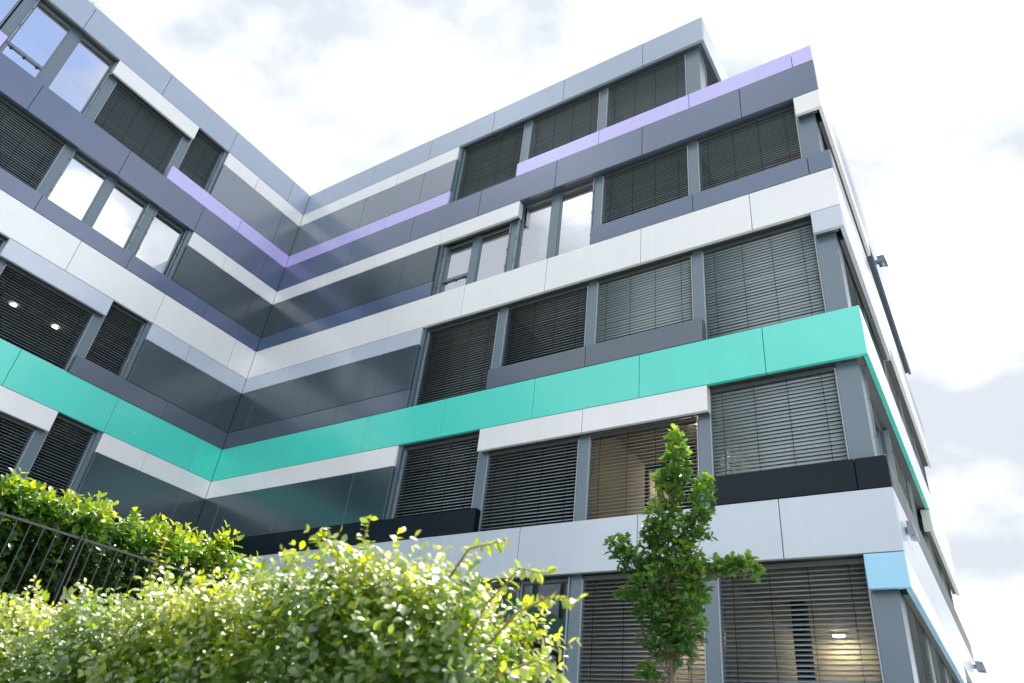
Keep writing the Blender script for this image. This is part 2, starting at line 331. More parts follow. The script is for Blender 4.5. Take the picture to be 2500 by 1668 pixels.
# --- carcass behind the cassettes: band walls, soffits, floor slabs, roofs, base
bands = [('T1', 'T0'), ('M3b', 'M3'), ('M2b', 'M2'), ('M1b', 'M1'), ('M0b', 'M0'), ('MG', 'S0')]
D0 = 0.086
for k, (a, b) in enumerate(bands):
    za, zb = H[a] + 0.022, H[b] - 0.012
    xe = (LT if k == 0 else L) - 0.1
    part('band_wall', FB, (0.1, D0, za), (xe, 0.42, zb), 'soffit')
    part('band_wall', FA, (0.1, D0, za), (AE - 0.1, 0.42, zb), 'soffit')
    part('band_wall', FP if k == 0 else FC, (0.43, D0, za), (13.0 if k == 0 else (16.0 if k > 3 else 13.4), 0.42, zb), 'soffit')
    # floor slab / ceiling
    part('floor_slab', FW, (-13.0, 0.425, za + 0.01), (xe - 0.6, 13.0, zb - 0.01), 'ceiling')
    part('floor_slab', FW, (-13.0, -AE + 0.1, za + 0.01), (-0.425, 0.42, zb - 0.01), 'ceiling')
part('roof', FW, (-13, 0.05, H['T0'] - 0.03), (LT - 0.1, 13.2, H['T0'] - 0.012), 'concrete')
part('roof', FW, (-13, -AE, H['T0'] - 0.03), (-0.05, 0.049, H['T0'] - 0.012), 'concrete')
part('roof', FW, (LT - 0.05, 0.1, H['M3'] + 0.02), (L - 0.30, 13.2, H['M3'] + 0.06), 'concrete')
part('parapet_wall', FB, (LT + 0.02, D0, H['M3']), (L - 0.1, 0.2, H['S4'] - 0.01), 'soffit')
# lintel / sill backing boxes
def backing(F, u0, u1, z0, z1, d1=0.17): part('backing_box', F, (u0 + 0.02, D0, z0 + 0.02), (u1 - 0.02, d1, z1 - 0.01), 'soffit')
for F, u0, u1, z0, z1 in [
    (FB, 0.1, 7.26, H['M3'], H['T1']), (FB, 0.1, 7.26, H['M2'], H['M3b']), (FB, 0.1, 7.26, H['M1'], H['M2b']), (FB, 0.1, 7.26, H['M0'], H['M1b']), (FB, 0.1, 7.26, H['S0'], H['M0b']),
    (FA, 0.1, 3.46, H['M3'], H['T1']), (FA, 0.1, 3.46, H['M2'], H['M3b']), (FA, 0.1, 3.46, H['M1'], H['M2b']), (FA, 0.1, 3.46, H['M0'], H['M1b']), (FA, 0.1, 3.46, H['S0'], H['M0b'])]:
    part('solid_wall', F, (u0, D0, z0 - 0.01), (u1, 0.42, z1 + 0.02), 'dark')
for F, u0, u1, z0, z1 in [
    (FB, 9.75, LT, 'M3', 'S4'), (FB, 7.28, 10.02, 'L3', 'M3b'), (FB, 17.415, L - 0.1, 'L3', 'M3b'), (FB, 12.33, L - 0.1, 'M2', 'S3'), (FB, 17.405, L - 0.1, 'L2', 'M2b'),
    (FB, 9.75, 15.06, 'M1', 'S2'), (FB, 9.755, 15.10, 'L1', 'M1b'), (FB, 7.26, 9.945, 'M0', 'S1'), (FB, 15.075, L - 0.1, 'M0', 'S1'), (FB, 17.405, L - 0.1, 'L0', 'M0b'),
    (FA, 4.69, 7.60, 'L4', 'T1'), (FA, 3.47, 4.905, 'M3', 'S4'), (FA, 10.06, AE, 'M3', 'S4'), (FA, 3.47, AE, 'M2', 'S3'), (FA, 4.71, 7.585, 'L2', 'M2b'), (FA, 3.47, 4.905, 'M1', 'S2'),
    (FA, 4.715, AE, 'L1', 'M1b'), (FA, 3.47, 4.905, 'M0', 'S1'),
    (FC, 0.45, 5.65, 'L3', 'M3b'), (FC, 0.45, 13.4, 'M2', 'S3'), (FC, 0.45, 5.4, 'L2', 'M2b'), (FC, 7.7, 13.4, 'L1', 'M1b'), (FC, 0.45, 13.4, 'M0', 'S1'), (FC, 0.45, 8.2, 'L0', 'M0b')]:
    backing(F, u0, u1, H[z0], H[z1])
part('base_wall', FB, (0.0, 0.03, -1.6), (L - 0.05, 0.4, H['MG'] - 0.01), 'concrete')
part('base_wall', FA, (0.0, 0.03, -1.6), (AE, 0.4, H['MG'] - 0.01), 'concrete')
part('base_wall', FC, (0.41, 0.06, -1.6), (16.0, 0.4, H['MG'] - 0.01), 'concrete')

# --- piers and corner columns
def pier(F, u0, u1, z0, z1, d0=0.2, d1=0.42, m='pier', name='pier'): part(name, F, (u0, d0, z0), (u1, d1, z1), m)
storeys = [('S0', 'M0b'), ('M0', 'M1b'), ('M1', 'M2b'), ('M2', 'M3b'), ('M3', 'T1')]
for k, (a, b) in enumerate(storeys):
    za, zb = H[a] - 0.005, H[b] + 0.025
    for c in (9.81, 12.38, 14.95):
        if k == 4 and c > 14.9: continue
        pier(FB, c - 0.115, c + 0.115, za, zb)
    pier(FB, 7.262, 7.36, za, zb, 0.09, 0.42)                       # reveal beside the solid wall
    cx = (14.86, 15.235) if k == 4 else (17.40, 17.775)
    part('corner_column', FB, (cx[0], 0.2, za), (cx[1], 0.62, zb), 'pier')
    pier(FA, 3.462, 3.575, za, zb, 0.09, 0.42)
    c = 4.80
    while c < AE:
        pier(FA, c - 0.125, c + 0.125, za, zb); c += 2.665
    if k < 4:
        for c in (3.2, 5.8, 8.35, 10.9, 13.3): pier(FC, c - 0.1, c + 0.1, za, zb)
# --- interior: back walls, partitions
for k, (a, b) in enumerate(storeys):
    za, zb = H[a] - 0.02, H[b] + 0.04
    warm = k in (0, 1)
    part('inner_wall', FW, (0.5, 5.6, za), (L - 1.2 if k < 4 else LT - 1, 5.75, zb), 'inner' if warm else 'iblue')
    part('inner_wall', FW, (-5.75, -AE + 0.2, za), (-5.6, 5.5, zb), 'iblue')
    for x in (9.81, 12.38, 14.95) if k != 1 else (9.81, 12.38):
        part('partition', FW, (x - 0.05, 0.43, za), (x + 0.05, 5.6, zb), 'inner' if warm else 'iblue')
    for y in (3.30, 7.6, 12.8):
        part('partition', FW, (-5.6, -y - 0.05, za), (-0.43, -y + 0.05, zb), 'iblue')
part('inner_column', FW, (13.62, 2.4, H['M0']), (13.86, 2.7, H['M1b'] + 0.04), 'innerd')
part('inner_column', FW, (15.62, 2.6, H['S0']), (15.86, 2.9, H['M0b'] + 0.04), 'innerd')
part('inner_cabinet', FW, (14.6, 2.2, H['M0']), (16.6, 2.9, H['M0'] + 1.25), 'innerd')
part('door_frame', FW, (12.62, 2.7, H['M0']), (12.70, 2.8, 7.1), 'innerd')
part('door_frame', FW, (12.70, 2.7, 7.02), (13.4, 2.8, 7.1), 'innerd')

# --- blinds
PITCH = 0.0735
def slat_mesh(width, tilt, w=0.08):
    """one curved slat, centred; tilt 0 = flat open, 90 = closed"""
    prof = []
    for s in (-1, -0.5, 0, 0.5, 1):
        prof.append((s * w / 2, 0.006 * (1 - s * s)))
    low = [(x, y - 0.0012) for x, y in prof][::-1]
    ring = prof + low; a = math.radians(tilt); ca, sa = math.cos(a), math.sin(a)
    # local x = along wall, y = depth inward, z up; the outer edge hangs down when tilted
    ring = [(x * ca - y * sa, x * sa + y * ca) for x, y in ring]
    n = len(ring); v = [(-width / 2, d, z) for d, z in ring] + [(width / 2, d, z) for d, z in ring]
    f = [(i, (i + 1) % n, n + (i + 1) % n, n + i) for i in range(n)] + [tuple(range(n))[::-1], tuple(range(n, 2 * n))]
    return v, f
def rotF(F):
    if F is FB: return 0.0
    return math.pi / 2
def blind(F, u0, u1, z0, z1, tilt, single=False, m='slat', cords=3, drop=0.10, bottom=0.02, rails=True):
    uc = (u0 + u1) / 2; wd = u1 - u0 - 0.05
    dc = 0.245
    loc = Vector(F((uc, dc, z1)))
    B = link('blind', MB().box((-wd / 2 - 0.01, -0.045, -0.085), (wd / 2 + 0.01, 0.045, -0.002)).mesh('blind_head'), M['soffit'], BLD, loc)
    ang = rotF(F)
    B.rotation_euler = (0, 0, ang)
    if F in (FC, FP): B.rotation_euler = (0, 0, math.pi / 2 + CA)
    v, f = slat_mesh(wd, tilt)
    n = int((z1 - z0 - drop - bottom) / PITCH)
    if single:
        me = bpy.data.meshes.new('slat'); me.from_pydata(v, [], f); me.update(); me.materials.append(M[m])
        for p in me.polygons: p.use_smooth = len(p.vertices) == 4
        for i in range(n):
            s = link('slat', me, None, B, (random.uniform(-.003, .003), 0, -drop - (i + 0.5) * PITCH + random.uniform(-.0025, .0025)))
            s.rotation_euler = (math.radians(random.gauss(0, 1.6)), random.gauss(0, 0.0007), 0)
    else:
        V = []; Fc = []
        for i in range(n):
            t = math.radians(random.gauss(0, 1.6)); ct, st = math.cos(t), math.sin(t); b = len(V); zz = -drop - (i + 0.5) * PITCH + random.uniform(-.0025, .0025)
            V += [(x, y * ct - z * st, y * st + z * ct + zz) for x, y, z in v]; Fc += [tuple(b + q for q in ff) for ff in f]
        me = bpy.data.meshes.new('slat_stack'); me.from_pydata(V, [], Fc); me.update(); me.materials.append(M[m])
        s = link('slat_stack', me, None, B); tag(s, kind='stuff')
    zb = -(z1 - z0) + 0.005
    for c in range(cords):
        x = -wd / 2 + wd * (0.1 + 0.8 * c / (cords - 1))
        link('ladder_cord', MB().box((x - 0.004, -0.047, -drop - n * PITCH), (x + 0.004, -0.0425, -0.08)).mesh('ladder_cord'), M['cord'], B)
    link('bottom_rail', MB().box((-wd / 2, -0.035, -drop - n * PITCH - 0.012), (wd / 2, 0.035, -drop - n * PITCH + 0.006)).mesh('bottom_rail'), M['rail'], B)
    if rails:
        for s_ in (-1, 1):
            x = s_ * (wd / 2 + 0.018)
            link('guide_rail', MB().box((x - 0.012, -0.055, zb), (x + 0.012, 0.02, -0.05)).mesh('guide_rail'), M['rail'], B)
    return B
def window(F, u0, u1, z0, z1, m='glassc', transom=None, head=0.06, side=0.05, d=0.30):
    """frame ring with pane; a transom splits off a lower pane"""
    fr = MB(); fr.box((u0, d - 0.03, z1 - head), (u1, d + 0.05, z1), F); fr.box((u0, d - 0.03, z0), (u1, d + 0.05, z0 + 0.03), F)
    fr.box((u0, d - 0.032, z0), (u0 + side, d + 0.052, z1), F); fr.box((u1 - side, d - 0.032, z0), (u1, d + 0.052, z1), F)
    if transom: fr.box((u0 + side, d - 0.045, transom - 0.05), (u1 - side, d + 0.05, transom + 0.05), F)
    W = link('window', fr.mesh('window'), M['pier'], BLD)
    cuts = [(z0 + 0.02, z1 - head + 0.01)] if not transom else [(z0 + 0.02, transom - 0.045), (transom + 0.045, z1 - head + 0.01)]
    for a, b in cuts:
        link('pane', MB().box((u0 + side - 0.01, d, a), (u1 - side + 0.01, d + 0.012, b), F).mesh('pane'), M[m], W)
    if transom:
        for q in (0.15, 0.5, 0.85):
            x = u0 + (u1 - u0) * q
            link('hinge', MB().box((x - 0.03, d - 0.055, transom - 0.075), (x + 0.03, d - 0.045, transom - 0.05), F).mesh('hinge'), M['cord'], W)
def win_blind(F, u0, u1, z0, z1, tilt, single=False, m='slat', cords=3, cover=None):
    window(F, u0, u1, z0 if cover is None else cover, z1)
    blind(F, u0 + 0.01, u1 - 0.01, z0, z1, tilt, single, m, cords)
def track(F, u, z0, z1):
    """side rail for a raised blind, with its little stand-off pins"""
    t = part('guide_rail', F, (u - 0.012, 0.17, z0), (u + 0.012, 0.265, z1), 'rail')
    for q in (0.2, 0.5, 0.8):
        z = z0 + (z1 - z0) * q
        link('rail_pin', MB().box((u - 0.018, 0.15, z - 0.015), (u + 0.018, 0.172, z + 0.015), F).mesh('rail_pin'), M['soffit'], t)

bays = [(7.36, 9.695), (9.925, 12.265), (12.495, 14.835), (15.065, 17.40)]
# ground floor
win_blind(FB, *bays[2], H['S0'], H['M0b'], 32, True, cords=4); win_blind(FB, *bays[3], H['S0'], H['M0b'], 31, True, cords=4)
window(FB, 9.925, 11.08, H['S0'], H['M0b'], 'glassc'); window(FB, 11.10, 12.265, H['S0'], H['M0b'], 'glassc'); window(FB, 7.36, 9.695, H['S0'], H['M0b'], 'glassc')
track(FB, 12.235, H['S0'], H['M0b']); track(FB, 9.955, H['S0'], H['M0b'])
# first floor
win_blind(FB, *bays[0], H['S1'], H['M1b'], 37, True, cords=4, cover=H['M0']); win_blind(FB, *bays[1], H['M0'], H['L1'] + 0.02, 39, True, cords=4)
win_blind(FB, *bays[2], H['M0'], H['L1'] + 0.02, 33, True, cords=4); win_blind(FB, *bays[3], H['S1'], H['M1b'], 68, True, 'slat_l', cords=4)
# second floor
win_blind(FB, *bays[0], H['M1'], H['M2b'], 42, True, cords=4); win_blind(FB, *bays[1], H['S2'], H['M2b'], 43, True, cords=4)
win_blind(FB, *bays[2], H['S2'], H['M2b'], 73, True, 'slat_l', cords=4); win_blind(FB, *bays[3], H['M1'], H['M2b'], 73, True, 'slat_l', cords=4)
# third floor: four mirroring panes, then two blinds
window(FB, 7.40, 8.37, H['M2'], H['L3'] + 0.02, 'glassm', transom=12.47); window(FB, 8.60, 9.66, H['M2'], H['L3'] + 0.02, 'glassm')
pier(FB, 8.35, 8.62, H['M2'], H['L3'] + 0.03, 0.25, 0.4, name='mullion'); pier(FB, 10.95, 11.20, H['M2'], H['M3b'] + 0.02, 0.25, 0.4, name='mullion')
window(FB, 9.965, 10.96, H['M2'], H['M3b'] + 0.02, 'glassm'); window(FB, 11.19, 12.235, H['M2'], H['M3b'] + 0.02, 'glassm')
for u in (7.385, 9.675): track(FB, u, H['M2'], H['L3'])
for u in (9.945, 12.245): track(FB, u, H['M2'], H['M3b'])
win_blind(FB, *bays[2], H['S3'], H['M3b'], 55, cords=4); win_blind(FB, *bays[3], H['S3'], H['M3b'], 56, cords=4)
# penthouse
win_blind(FB, *bays[0], H['M3'], H['T1'], 58, cords=4); win_blind(FB, *bays[1], H['S4'], H['T1'], 62, cords=4); win_blind(FB, bays[2][0], 14.86, H['S4'], H['T1'], 62, cords=4)
# left wing
ab = [(3.575, 4.675), (4.925, 7.34), (7.59, 10.005), (10.255, 12.67), (12.92, 15.335), (15.585, 18.0), (18.25, 20.665)]
win_blind(FA, *ab[0], H['S4'], H['T1'], 50); win_blind(FA, *ab[1], H['M3'], H['L4'] + 0.02, 50, cords=4)
window(FA, 7.64, 8.70, H['M3'], H['T1'], 'glassm'); window(FA, 8.97, 9.98, H['M3'], H['T1'], 'glassm', transom=15.96)
pier(FA, 8.69, 8.98, H['M3'], H['T1'] + 0.02, 0.25, 0.4, name='mullion')
track(FA, 7.62, H['M3'], H['T1']); track(FA, 9.99, H['M3'], H['T1'])
window(FA, 10.29, 11.3, H['S4'], H['T1'], 'glassm'); window(FA, 11.55, 12.65, H['S4'], H['T1'], 'glassm'); pier(FA, 11.29, 11.56, H['S4'], H['T1'], 0.25, 0.4, name='mullion')
window(FA, 3.64, 4.66, H['S3'], H['M3b'], 'glassm'); window(FA, 4.95, 6.03, H['S3'], H['M3b'], 'glassm'); window(FA, 6.25, 7.32, H['S3'], H['M3b'], 'glassm')
pier(FA, 6.02, 6.26, H['S3'], H['M3b'] + 0.02, 0.25, 0.4, name='mullion')
for u in (3.60, 4.655, 4.945, 7.325): track(FA, u, H['S3'], H['M3b'])
win_blind(FA, *ab[2], H['S3'], H['M3b'], 46, cords=4)
win_blind(FA, *ab[0], H['S2'], H['M2b'], 33); win_blind(FA, *ab[1], H['M1'], H['L2'] + 0.02, 32, cords=4); win_blind(FA, *ab[2], H['M1'], H['M2b'], 32, cords=4)
win_blind(FA, *ab[0], H['S1'], H['M1b'], 26); win_blind(FA, *ab[1], H['M0'], H['L1'] + 0.02, 26, cords=4); win_blind(FA, *ab[2], H['M0'], H['L1'] + 0.02, 26, cords=4)
for k, (a, b) in enumerate(storeys):
    for q in ab[3:]:
        if k == 4 and q is ab[3]: continue
        window(FA, *q, H[a], H[b], 'glassm')
    if k == 0:
        for q in ab[:3]: window(FA, *q, H[a], H[b], 'glassc')
# east end face blinds and windows
cb = [(0.72, 3.09), (3.31, 5.69), (5.91, 8.24), (8.46, 10.79), (11.01, 13.19)]
for k, (a, b) in enumerate(storeys[:4]):
    for j, q in enumerate(cb):
        za = {0: H['S0'], 1: H['S1'], 2: H['M1'], 3: H['S3']}[k]
        if k == 1 and j in (0, 2):
            window(FC, *q, H[a], H[b], 'glassm'); track(FC, q[0] + 0.02, H[a], H[b]); track(FC, q[1] - 0.02, H[a], H[b])
        else:
            win_blind(FC, *q, za, H[b], 30)
win_blind(FP, 0.72, 3.4, H['S4'], H['T1'], 28); pier(FP, 3.4, 3.6, H['M3'], H['T1'])

# ------------------------------------------------------------------ things on and in the building
def disc(r, n=20):
    v = [(r * math.cos(2 * math.pi * i / n), r * math.sin(2 * math.pi * i / n), 0) for i in range(n)]; v2 = [(x, y, 0.02) for x, y, _ in v]
    me = bpy.data.meshes.new('disc'); me.from_pydata(v + v2, [], [tuple(range(n))[::-1], tuple(range(n, 2 * n))] + [(i, (i + 1) % n, n + (i + 1) % n, n + i) for i in range(n)]); me.update(); return me
def downlight(x, y, z, label, r=0.14):
    t = thing('ceiling_light', label, 'ceiling light', (x, y, z + ZO - 0.03), 'ceiling lights seen through the windows')
    link('trim_ring', MB().tube([(r * 1.12 * math.cos(a), r * 1.12 * math.sin(a), 0.012) for a in np.linspace(0, 2 * math.pi, 17)], 0.012, 5).mesh('trim_ring'), M['white'], t)
    link('glowing_disc', disc(r), M['lampw'], t)
downlight(-3.22, -5.92, 10.80, 'round lit ceiling light behind the left wing blinds, the one nearer the photo edge', 0.08)
downlight(-3.20, -4.67, 10.80, 'round lit ceiling light behind the left wing blinds, the one nearer the white lintel end', 0.08)
downlight(7.9, 6.0 - 1.2, 3.78, 'small lit ceiling light in the dark ground floor room behind the hedge end', 0.12)
def panel_light(x, y, z, label, m='lamp', sx=0.2, sy=0.09):
    t = thing('panel_light', label, 'ceiling light', (x, y, z + ZO - 0.05), 'long ceiling lamps in the lit rooms')
    link('housing', MB().box((-sx / 2 - .03, -sy / 2 - .03, 0.01), (sx / 2 + .03, sy / 2 + .03, 0.04)).mesh('housing'), M['white'], t)
    link('diffuser', MB().box((-sx / 2, -sy / 2, -0.01), (sx / 2, sy / 2, 0.012)).mesh('diffuser'), M[m], t)
panel_light(14.45, 1.5, H['M1b'] + 0.03, 'long warm ceiling lamp in the first floor room behind the tree tip')
panel_light(15.0, 5.0, H['M1b'] + 0.03, 'long warm ceiling lamp deep in the first floor corner room')
panel_light(13.0, 3.9, H['M1b'] + 0.03, 'added warm ceiling lamp brightening the first floor room by the dark door frame')  # extra lamp added to brighten this room
panel_light(15.9, 5.2, H['M0b'] + 0.03, 'long warm ceiling lamp in the ground floor room under the blue panel side')
panel_light(13.2, 5.2, H['M0b'] + 0.03, 'long warm ceiling lamp in the ground floor room behind the oak')

# wall floodlights on the end face
def floodlight(y, z, label, s=1.0, F=FC):
    p = F((y, 0.0, z)); t = thing('floodlight', label, 'floodlight', p, 'floodlights on the end wall')
    link('bracket', MB().box((0.002, -0.05, -0.05), (0.05 * s, 0.05, 0.05)).mesh('bracket'), M['fixture'], t)
    mb = MB(); a, b = 0.05 * s, 0.25 * s
    mb.v = [(a, -.15, -.10), (a, .15, -.10), (a, .15, .12), (a, -.15, .12), (b, -.17, -.13), (b, .17, -.13), (b - .04, .17, .10), (b - .04, -.17, .10)]
    mb.f = [(0, 3, 2, 1), (4, 5, 6, 7), (0, 1, 5, 4), (1, 2, 6, 5), (2, 3, 7, 6), (3, 0, 4, 7)]
    link('housing', mb.mesh('housing'), M['fixture'], t)
    link('lamp_glass', MB().box((a + 0.03, -.12, -.135), (b - 0.03, .12, -.122)).mesh('lamp_glass'), M['fixg'], t)
floodlight(0.85, 4.42, 'grey box floodlight on the end wall just above the blue corner panel', 0.62)
floodlight(7.2, 14.65, 'grey box floodlight sticking out high on the end wall against the sky', 1.15)
floodlight(12.6, 4.62, 'grey box floodlight low at the far end of the end wall at the photo edge', 1.1)
# lightning rod stub on the roof edge
t = thing('lightning_rod', 'short metal lightning rod stub on the roof edge of the left wing', 'lightning rod', (-0.06, -8.95, H['T0'] + ZO))
link('rod', MB().tube([(0, 0, -0.01), (0, 0, 0.14)], 0.012, 8).mesh('rod'), M['fixture'], t)
link('clamp', MB().box((-0.04, -0.03, -0.012), (0.04, 0.03, 0.03)).mesh('clamp'), M['fixture'], t)
# watering can on the ground floor sill
t = thing('watering_can', 'green watering can on the ground floor window sill by the pier', 'watering can', (11.80, 0.75, 1.86 + ZO))
def lathe(prof, n=18):
    mb = MB(); k = len(prof)
    for r, z in prof:
        for i in range(n): mb.v.append((r * math.cos(2 * math.pi * i / n), r * math.sin(2 * math.pi * i / n), z))
    for j in range(k - 1):
        for i in range(n): mb.f.append((j * n + i, j * n + (i + 1) % n, (j + 1) * n + (i + 1) % n, (j + 1) * n + i))
    mb.f.append(tuple(range(n))[::-1]); mb.f.append(tuple((k - 1) * n + i for i in range(n))); return mb
link('body', lathe([(0.09, 0), (0.10, 0.02), (0.095, 0.17), (0.07, 0.2)]).mesh('body', True), M['can'], t)
link('handle', MB().tube([(0.09, 0, 0.06), (0.17, 0, 0.12), (0.16, 0, 0.24), (0.06, 0, 0.29), (-0.03, 0, 0.27), (-0.06, 0, 0.19)], 0.013, 8).mesh('handle', True), M['can'], t)
link('spout', MB().tube([(-0.09, 0, 0.04), (-0.18, 0, 0.13), (-0.27, 0, 0.24)], [0.022, 0.016, 0.013], 8).mesh('spout', True), M['can'], t)
link('rose', MB().tube([(-0.265, 0, 0.235), (-0.30, 0, 0.275)], [0.014, 0.035], 10).mesh('rose'), M['can'], t)
part('inner_sill', FB, (9.93, 0.36, 1.80), (12.26, 0.95, 1.86), 'innerd')
t = thing('storage_box', 'orange box behind the third floor blind next to the corner column', 'box', (17.0, 0.62, 12.6 + ZO))
link('carton', MB().box((-0.22, -0.15, 0), (0.22, 0.15, 0.42)).mesh('carton'), M['orange'], t)
link('lid', MB().box((-0.235, -0.165, 0.42), (0.235, 0.165, 0.48)).mesh('lid'), M['orange'], t)
part('inner_sill', FB, (15.07, 0.36, 12.5), (17.35, 0.9, 12.6), 'innerd')

# ------------------------------------------------------------------ railing on the terrace
RL = thing('terrace_railing', 'dark metal railing with thin upright bars in front of the laurel hedge', 'railing', (12.95, -9, 0.5 + ZO))
def rx(y): return 13.03 + (y + 8.31) * 0.095
O = Vector((12.95, -9, 0.5 + ZO))
def rl(name, a, b):
    mb = MB(); mb.box(a, b); mb.v = [tuple(Vector(p) - O) for p in mb.v]; return link(name, mb.mesh(name), M['fence'], RL)
posts = [-11.11, -10.41, -9.71, -9.01, -8.31, -7.61, -6.91, -6.21]
y0, y1 = posts[0], posts[-1]
mb = MB()
def slab(p, q, hw, h0, h1):
    m_ = MB(); (xa, ya), (xb, yb) = p, q
    m_.v = [(xa - hw, ya, h0), (xb - hw, yb, h0), (xb + hw, yb, h0), (xa + hw, ya, h0), (xa - hw, ya, h1), (xb - hw, yb, h1), (xb + hw, yb, h1), (xa + hw, ya, h1)]
    m_.v = [tuple(Vector(v) - O) for v in m_.v]; m_.f = [(0, 3, 2, 1), (4, 5, 6, 7), (0, 1, 5, 4), (1, 2, 6, 5), (2, 3, 7, 6), (3, 0, 4, 7)]
    return m_
link('top_rail', slab((rx(y0), y0), (rx(y1), y1), 0.009, 1.493 + ZO, 1.511 + ZO).mesh('top_rail'), M['fence'], RL)
link('bottom_rail', slab((rx(y0), y0), (rx(y1), y1), 0.011, 0.60 + ZO, 0.62 + ZO).mesh('bottom_rail'), M['fence'], RL)
for i, y in enumerate(posts):
    for s_ in (-0.018, 0.018):
        rl('post', (rx(y) - 0.022, y + s_ - 0.004, 0.36 + ZO), (rx(y) + 0.022, y + s_ + 0.004, 1.525 + ZO))
    if i < len(posts) - 1:
        for k in range(1, 7):
            yy = y + 0.1 * k
            rl('baluster', (rx(yy) - 0.0032, yy - 0.0032, 0.60 + ZO), (rx(yy) + 0.0032, yy + 0.0032, 1.50 + ZO))

# ------------------------------------------------------------------ foliage
def leaf_shape(kind):
    if kind == 'oak':
        L_ = 1.0; pts = [(0.0, 0.0)]
        side = [(0.12, 0.04), (0.27, 0.22), (0.34, 0.08), (0.49, 0.33), (0.56, 0.12), (0.74, 0.36), (0.79, 0.15), (0.95, 0.18)]
        v = [(0, 0, 0)] + [(y, x, abs(y) * 0.25 - 0.12 * x * x) for x, y in side] + [(0, 1.0, -0.10)] + [(-y, x, abs(y) * 0.25 - 0.12 * x * x) for x, y in side[::-1]] 
        mid = [(0, 0.3, -0.01), (0, 0.6, -0.04), (0, 0.85, -0.09)]
        n = len(v); b = n; v += mid
        f = [(0, 1, 2, b), (b, 2, 3), (b, 3, 4, b + 1), (b + 1, 4, 5), (b + 1, 5, 6, b + 2), (b + 2, 6, 7), (b + 2, 7, 8, 9)]
        R = lambda i: (n - i) if i != 0 else 0
        f += [tuple((R(i) if i < 9 else i) for i in q)[::-1] for q in [(0, 1, 2, b), (b, 2, 3), (b, 3, 4, b + 1), (b + 1, 4, 5), (b + 1, 5, 6, b + 2), (b + 2, 6, 7)]]
        f += [(9, R(8), R(7), b + 2)]
        return np.array(v, float), f
    wd = 0.29 if kind == 'privet' else 0.26
    c = 0.10
    v = [(0, 0, 0), (wd * .75, .28, .05), (0, .28, 0.0), (-wd * .75, .28, .05), (wd, .58, .03), (0, .58, -.03), (-wd, .58, .03), (wd * .5, .85, -.05), (0, .85, -.09), (-wd * .5, .85, -.05), (0, 1.0, -.16)]
    if kind == 'laurel': v = [(a, b_, z * 1.3) for a, b_, z in v]
    f = [(0, 1, 2), (0, 2, 3), (1, 4, 5, 2), (2, 5, 6, 3), (4, 7, 8, 5), (5, 8, 9, 6), (7, 10, 8), (8, 10, 9)]
    return np.array(v, float), f
def frames(dirs, ups):
    y = dirs / np.linalg.norm(dirs, axis=1, keepdims=True)
    x = np.cross(y, ups); x /= np.linalg.norm(x, axis=1, keepdims=True) + 1e-9
    z = np.cross(x, y); return x, y, z
def leaves_mesh(name, kind, pos, dirs, ups, size, tone, m):
    sv, sf = leaf_shape(kind); n = len(pos); k = len(sv)
    x, y, z = frames(dirs, ups)
    V = (pos[:, None, :] + size[:, None, None] * (sv[None, :, 0:1] * x[:, None, :] + sv[None, :, 1:2] * y[:, None, :] + sv[None, :, 2:3] * z[:, None, :])).reshape(-1, 3)
    lens = np.array([len(q) for q in sf]); idx = np.concatenate([np.array(q) for q in sf])
    loops = (idx[None, :] + (np.arange(n) * k)[:, None]).reshape(-1)
    tot = np.tile(lens, n); start = np.concatenate([[0], np.cumsum(tot)[:-1]])
    me = bpy.data.meshes.new(name)
    me.vertices.add(len(V)); me.vertices.foreach_set('co', V.astype(np.float32).ravel())
    me.loops.add(len(loops)); me.loops.foreach_set('vertex_index', loops.astype(np.int32))
    me.polygons.add(len(tot)); me.polygons.foreach_set('loop_start', start.astype(np.int32)); me.polygons.foreach_set('loop_total', tot.astype(np.int32))
    me.update(calc_edges=True)
    at = me.attributes.new('tone', 'FLOAT', 'POINT'); at.data.foreach_set('value', np.repeat(tone, k).astype(np.float32))
    me.polygons.foreach_set('use_smooth', np.ones(len(tot), bool)); me.validate()
    me.materials.append(m); return me
def single_leaves(thing_, kind, m, pos, dirs, ups, size, tone, name='leaf'):
    """the leaves that show largest: each one an object, four shared meshes by tone"""
    sv, sf = leaf_shape(kind); protos = []
    for q in range(5):
        me = leaves_mesh('leaf', kind, np.zeros((1, 3)), np.array([[0, 1., 0]]), np.array([[0, 0, 1.]]), np.ones(1), np.array([q / 4]), m); protos.append(me)
    x, y, z = frames(dirs, ups)
    base = Vector(thing_.location)
    for i in range(len(pos)):
        o = bpy.data.objects.new(name, protos[int(round(float(tone[i]) * 4))]); COL.objects.link(o); o.parent = thing_
        s = float(size[i]); p = Vector(pos[i]) - base
        o.matrix_local = Matrix(((x[i][0] * s, y[i][0] * s, z[i][0] * s, p.x), (x[i][1] * s, y[i][1] * s, z[i][1] * s, p.y), (x[i][2] * s, y[i][2] * s, z[i][2] * s, p.z), (0, 0, 0, 1)))
CP = np.array([19.2375, -11.9724, ZO])
def split_near(arrs, front, n):
    """indices of the n leaves that show largest and are not buried: by distance among those at the front"""
    d = np.linalg.norm(arrs[0] - CP, axis=1) / arrs[3]
    d = np.where(front, d, 1e9); return np.argsort(d)[:n]

